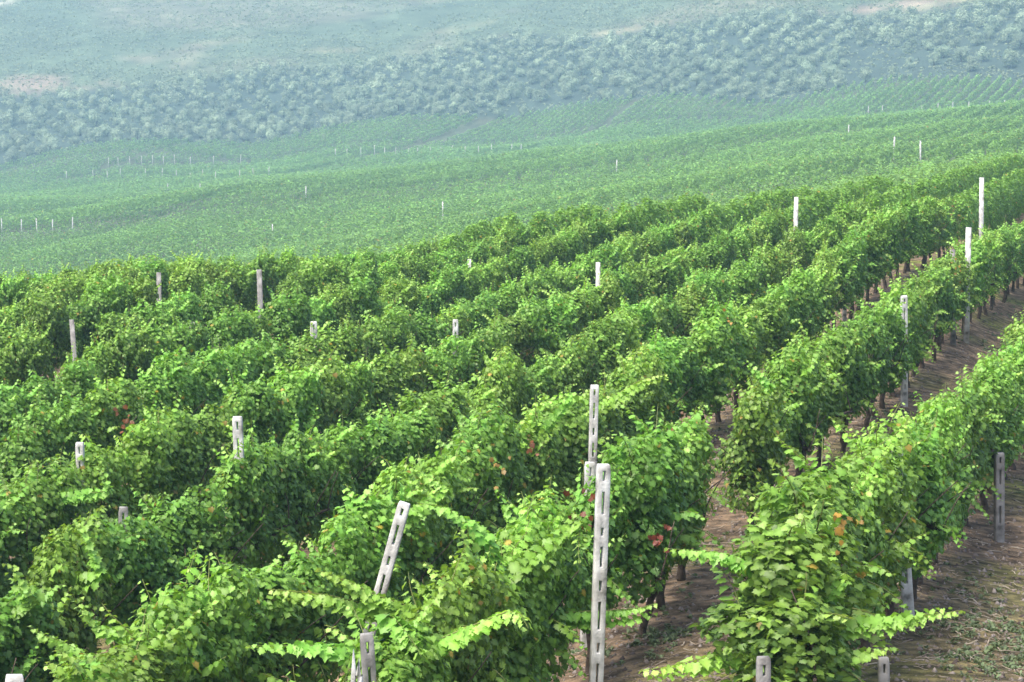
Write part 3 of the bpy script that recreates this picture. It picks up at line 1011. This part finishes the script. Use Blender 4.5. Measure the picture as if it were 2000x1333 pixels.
for q in spots[:300]:
    X, Y, dd, sc, px = q
    rr = np.random.default_rng(int(X * 31 + Y * 17) & 0xFFFF)
    root = link('olive_tree', None, None, None, (X, Y, float(ground(X, Y))), (0, 0, rr.uniform(0, 6.28)), (sc, sc, sc * rr.uniform(0.9, 1.12)))
    link('crown', CROWN[rr.integers(0, 9)], M_GROVE, root)
    link('trunk', TTRK[rr.integers(0, 4)], M_BARK, root)
    if id(q) in fr_no:
        lab = 'round grey-green tree on the grove edge above the vineyard, %s from the left' % ordinal(fr_no[id(q)])
    else:
        lab = 'round grey-green tree inside the hazy grove, behind its front edge'
    tag(root, lab, 'tree', 'grey-green trees along the grove edge' if id(q) in fr_no else 'grey-green trees inside the hazy grove')
rr = np.random.default_rng(78)
Vs, Cs = [], []
for X, Y, dd, sc, px in spots[300:]:
    v, f, c = crown_parts(rr, 14, 60, 0.32)
    Vs.append(v * sc + np.array([X, Y, float(ground(X, Y))]))
    Cs.append(c * rr.uniform(0.8, 1.25))
if Vs:
    V = np.concatenate(Vs)
    tag(link('upper_grove', new_mesh('upper_grove', V, np.arange(len(V)).reshape(-1, 4), np.concatenate(Cs), True), M_GROVE), 'upper part of the hazy grey-green grove below the scrub hill', 'grove', kind='stuff')

# ------------------------------------------------------------------ scrub on the hill and under the trees
r = np.random.default_rng(80)
n = 98000
Y = r.uniform(505, 1180, n)
X = r.uniform(-0.29, 0.29, n) * Y
den = vnoise(X / 26, Y / 40, 61) * 0.6 + vnoise(X / 9, Y / 14, 62) * 0.4
lo_ = np.interp(X / Y, [-0.22, -0.2, -0.1, 0, 0.1, 0.2, 0.22], [588, 588, 598, 598, 560, 512, 505])
keep = r.random(n) < np.where(Y < lo_ + 75, 0.35, np.clip((den - 0.12) * 2.2, 0, 1))
keep &= Y > lo_ + 3
for bx0, by0, bsx, bsy, am in BP:
    keep &= r.random(n) > 0.75 * am * np.clip(1.4 - ((X - bx0) / bsx) ** 2 - ((Y - by0) / bsy) ** 2, 0, 1) * 0.9
X, Y, lo_ = X[keep], Y[keep], lo_[keep]
Z = ground(X, Y)
n = len(X)
rad = r.uniform(0.25, 0.75, n) * np.where(Y < lo_ + 9, 1.5, 1) * np.where(r.random(n) < 0.12, 1.8, 1)
ctr = np.stack([X, Y, Z + rad * 0.35], 1)
V = clump_faces(ctr, rad, 12, 0.45, r, 0.7, None, 1.6)
g1, g2 = np.array([0.15, 0.19, 0.115]), np.array([0.25, 0.29, 0.17])
bc = g1 + (g2 - g1) * r.random((n, 1))
C = np.repeat(np.repeat(bc, 12, 0) * r.uniform(0.75, 1.25, (n * 12, 1)), 4, 0)
tag(link('hillside_scrub', new_mesh('hillside_scrub', V, np.arange(len(V)).reshape(-1, 4), C, True), M_SCRUB), 'low dull green scrub dotted over the hazy hillside', 'scrub', kind='stuff')

# ------------------------------------------------------------------ soil dressing of the near slope: clods, dry prunings, weeds
r = np.random.default_rng(81)
n = 40000
Y = r.uniform(14, 60, n)
X = r.uniform(-0.23, 0.23, n) * Y
keep = (X / Y > -0.02) | (r.random(n) < 0.3)
X, Y = X[keep], Y[keep]
n = len(X)
Z = ground(X, Y)
ico = np.array([(1, 0, 0), (-1, 0, 0), (0, 1, 0), (0, -1, 0), (0, 0, 1), (0, 0, -1)], float)
icf = np.array([(0, 2, 4), (2, 1, 4), (1, 3, 4), (3, 0, 4), (2, 0, 5), (1, 2, 5), (3, 1, 5), (0, 3, 5)])
sz = np.minimum(np.exp(r.normal(-4.1, 0.5, n)), 0.032)
V = np.stack([X, Y, Z], 1)[:, None] + ico[None] * sz[:, None, None] * r.uniform(0.5, 1.3, (n, 6, 1))
T = icf[None] + (np.arange(n) * 6)[:, None, None]
tag(link('soil_clods', new_mesh('soil_clods', V.reshape(-1, 3), T.reshape(-1, 3)), M_CLOD), 'loose brown clods of soil between the vine rows', 'soil', kind='stuff')

parts = []
n = 4500
Y = r.uniform(14, 48, n)
X = r.uniform(0.0, 0.23, n) * Y
for x, y in zip(X, Y):
    L = r.uniform(0.05, 0.22) * (2.6 if r.random() < 0.05 else 1)
    a = r.uniform(0, math.pi)
    m = 4
    q = np.linspace(-0.5, 0.5, m)
    bend = r.normal(0, 0.12)
    px = x + np.cos(a) * q * L - np.sin(a) * (q ** 2) * bend
    py = y + np.sin(a) * q * L + np.cos(a) * (q ** 2) * bend
    parts.append((px, py, r.uniform(0.002, 0.006), r.uniform(0.004, 0.035, m)))
allx = np.concatenate([p[0] for p in parts])
ally = np.concatenate([p[1] for p in parts])
allz = ground(allx, ally)
tw, i = [], 0
for px, py, rd, dz in parts:
    m = len(px)
    v, f = tube(np.stack([px, py, allz[i:i + m] + dz], 1), rd, 4)
    tw.append((v, f, np.ones(3)))
    i += m
v, f, _ = join(tw)
tag(link('pruned_twigs', new_mesh('pruned_twigs', v, f), M_TWIG), 'dry pruned twigs and straw littering the bare earth', 'twigs', kind='stuff')

n = 9000
Y = r.uniform(14, 62, n)
X = r.uniform(-0.23, 0.23, n) * Y
den = vnoise(X / 0.9, Y / 1.3, 71)
for cx, cy, cr in ((1310, 1245, 0.5), (1960, 1230, 0.8), (1900, 1290, 0.6)):
    P = hit_ground(cx, cy, 14, 60)
    den = np.maximum(den, 0.9 - np.hypot(X - P[0], Y - P[1]) / cr)
keep = r.random(n) < np.clip((den - 0.52) * 3, 0.02, 1)
for cx, cy, cr, cn in ((1310, 1245, 0.35, 50), (1960, 1230, 0.6, 90), (1900, 1290, 0.5, 50), (1840, 1215, 0.4, 30), (1980, 1290, 0.5, 50)):
    P = hit_ground(cx, cy, 14, 60)
    X = np.append(X[keep], P[0] + r.normal(0, cr * 0.6, cn)) if len(keep) == len(X) else np.append(X, P[0] + r.normal(0, cr * 0.6, cn))
    Y = np.append(Y[keep], P[1] + r.normal(0, cr, cn)) if len(keep) == len(Y) else np.append(Y, P[1] + r.normal(0, cr, cn))
n = len(X)
Z = ground(X, Y)
kk = 14
bx_, by_, bz_ = np.repeat(X, kk), np.repeat(Y, kk), np.repeat(Z, kk)
a = r.uniform(0, 6.28, n * kk)
L = r.uniform(0.025, 0.075, n * kk)
le = r.uniform(0.3, 1.3, n * kk)
d = np.stack([np.cos(a) * np.cos(le), np.sin(a) * np.cos(le), np.sin(le)], 1)
sd = np.stack([-np.sin(a), np.cos(a), np.zeros(n * kk)], 1)
base = np.stack([bx_, by_, bz_ - 0.005], 1) + d * 0.01
wv = (L * r.uniform(0.12, 0.3, n * kk))[:, None]
V = np.stack([base, base + d * (L * 0.55)[:, None] + sd * wv, base + d * L[:, None] - np.array([0, 0, 0.02]), base + d * (L * 0.55)[:, None] - sd * wv], 1)
C = np.repeat(np.array([0.12, 0.165, 0.085]) * r.uniform(0.6, 1.5, (n * kk, 1)), 4, 0)
tag(link('weeds', new_mesh('weeds', V.reshape(-1, 3), np.arange(n * kk * 4).reshape(-1, 4), C, True), M_WEED), 'small green weeds growing on the bare earth', 'weeds', kind='stuff')

# ------------------------------------------------------------------ air
hz = bpy.data.meshes.new('haze')
x0, x1, y0, y1, z0, z1 = -3400, 3400, -150, 2700, float(GZ.min()) - 1.5, max(float(GZ.max()), 0.5) + 3
hv = [(x, y, z) for z in (z0, z1) for y in (y0, y1) for x in (x0, x1)]
hz.from_pydata(hv, [], [(0, 2, 3, 1), (4, 5, 7, 6), (0, 1, 5, 4), (2, 6, 7, 3), (0, 4, 6, 2), (1, 3, 7, 5)])
m, nt, out = mat_new('haze')
pv = nt.nodes.new('ShaderNodeVolumePrincipled')
pv.inputs['Color'].default_value = (0.44, 0.70, 0.87, 1)
pv.inputs['Density'].default_value = 0.0008
pv.inputs['Anisotropy'].default_value = 0.2
nt.links.new(pv.outputs[0], out.inputs['Volume'])
tag(link('haze', hz, m), 'pale blue haze filling the valley', 'haze', kind='stuff')
print('haze z', z0, z1)

# ------------------------------------------------------------------ light, sky, camera
EL, AZ = math.radians(60), math.radians(225)          # azimuth clockwise from +Y: behind and to the left
to_sun = np.array([math.sin(AZ) * math.cos(EL), math.cos(AZ) * math.cos(EL), math.sin(EL)])
sun = bpy.data.lights.new('sun', 'SUN')
sun.energy, sun.angle, sun.color = 1.55, math.radians(20), (1.0, 0.95, 0.86)
so = link('sun', sun)
from mathutils import Vector
so.rotation_euler = Vector(to_sun).to_track_quat('Z', 'Y').to_euler()
w = bpy.data.worlds.new('World')
scene.world = w
w.use_nodes = True
nt = w.node_tree
bg = nt.nodes['Background']
sky = nt.nodes.new('ShaderNodeTexSky')
sky.sky_type = 'NISHITA'
sky.sun_disc = False
sky.sun_elevation, sky.sun_rotation = EL, AZ
sky.air_density, sky.dust_density = 1.0, 5.0
nt.links.new(sky.outputs[0], bg.inputs[0])
bg.inputs[1].default_value = 0.15

cam = bpy.data.cameras.new('camera')
cam.sensor_width, cam.lens = 36, F / 2000 * 36
cam.clip_start, cam.clip_end = 0.5, 6000
co = link('camera', cam, None, None, (0, 0, 0), (math.pi / 2 - PITCH, 0, 0))
scene.camera = co
scene.render.resolution_x, scene.render.resolution_y = 1024, 682
scene.view_settings.view_transform = 'Standard'
scene.view_settings.look = 'None'
scene.view_settings.exposure = 1.3
scene.view_settings.gamma = 1
cy = scene.cycles
cy.max_bounces, cy.diffuse_bounces, cy.glossy_bounces, cy.transmission_bounces, cy.volume_bounces = 6, 3, 1, 4, 1
cy.use_denoising = True
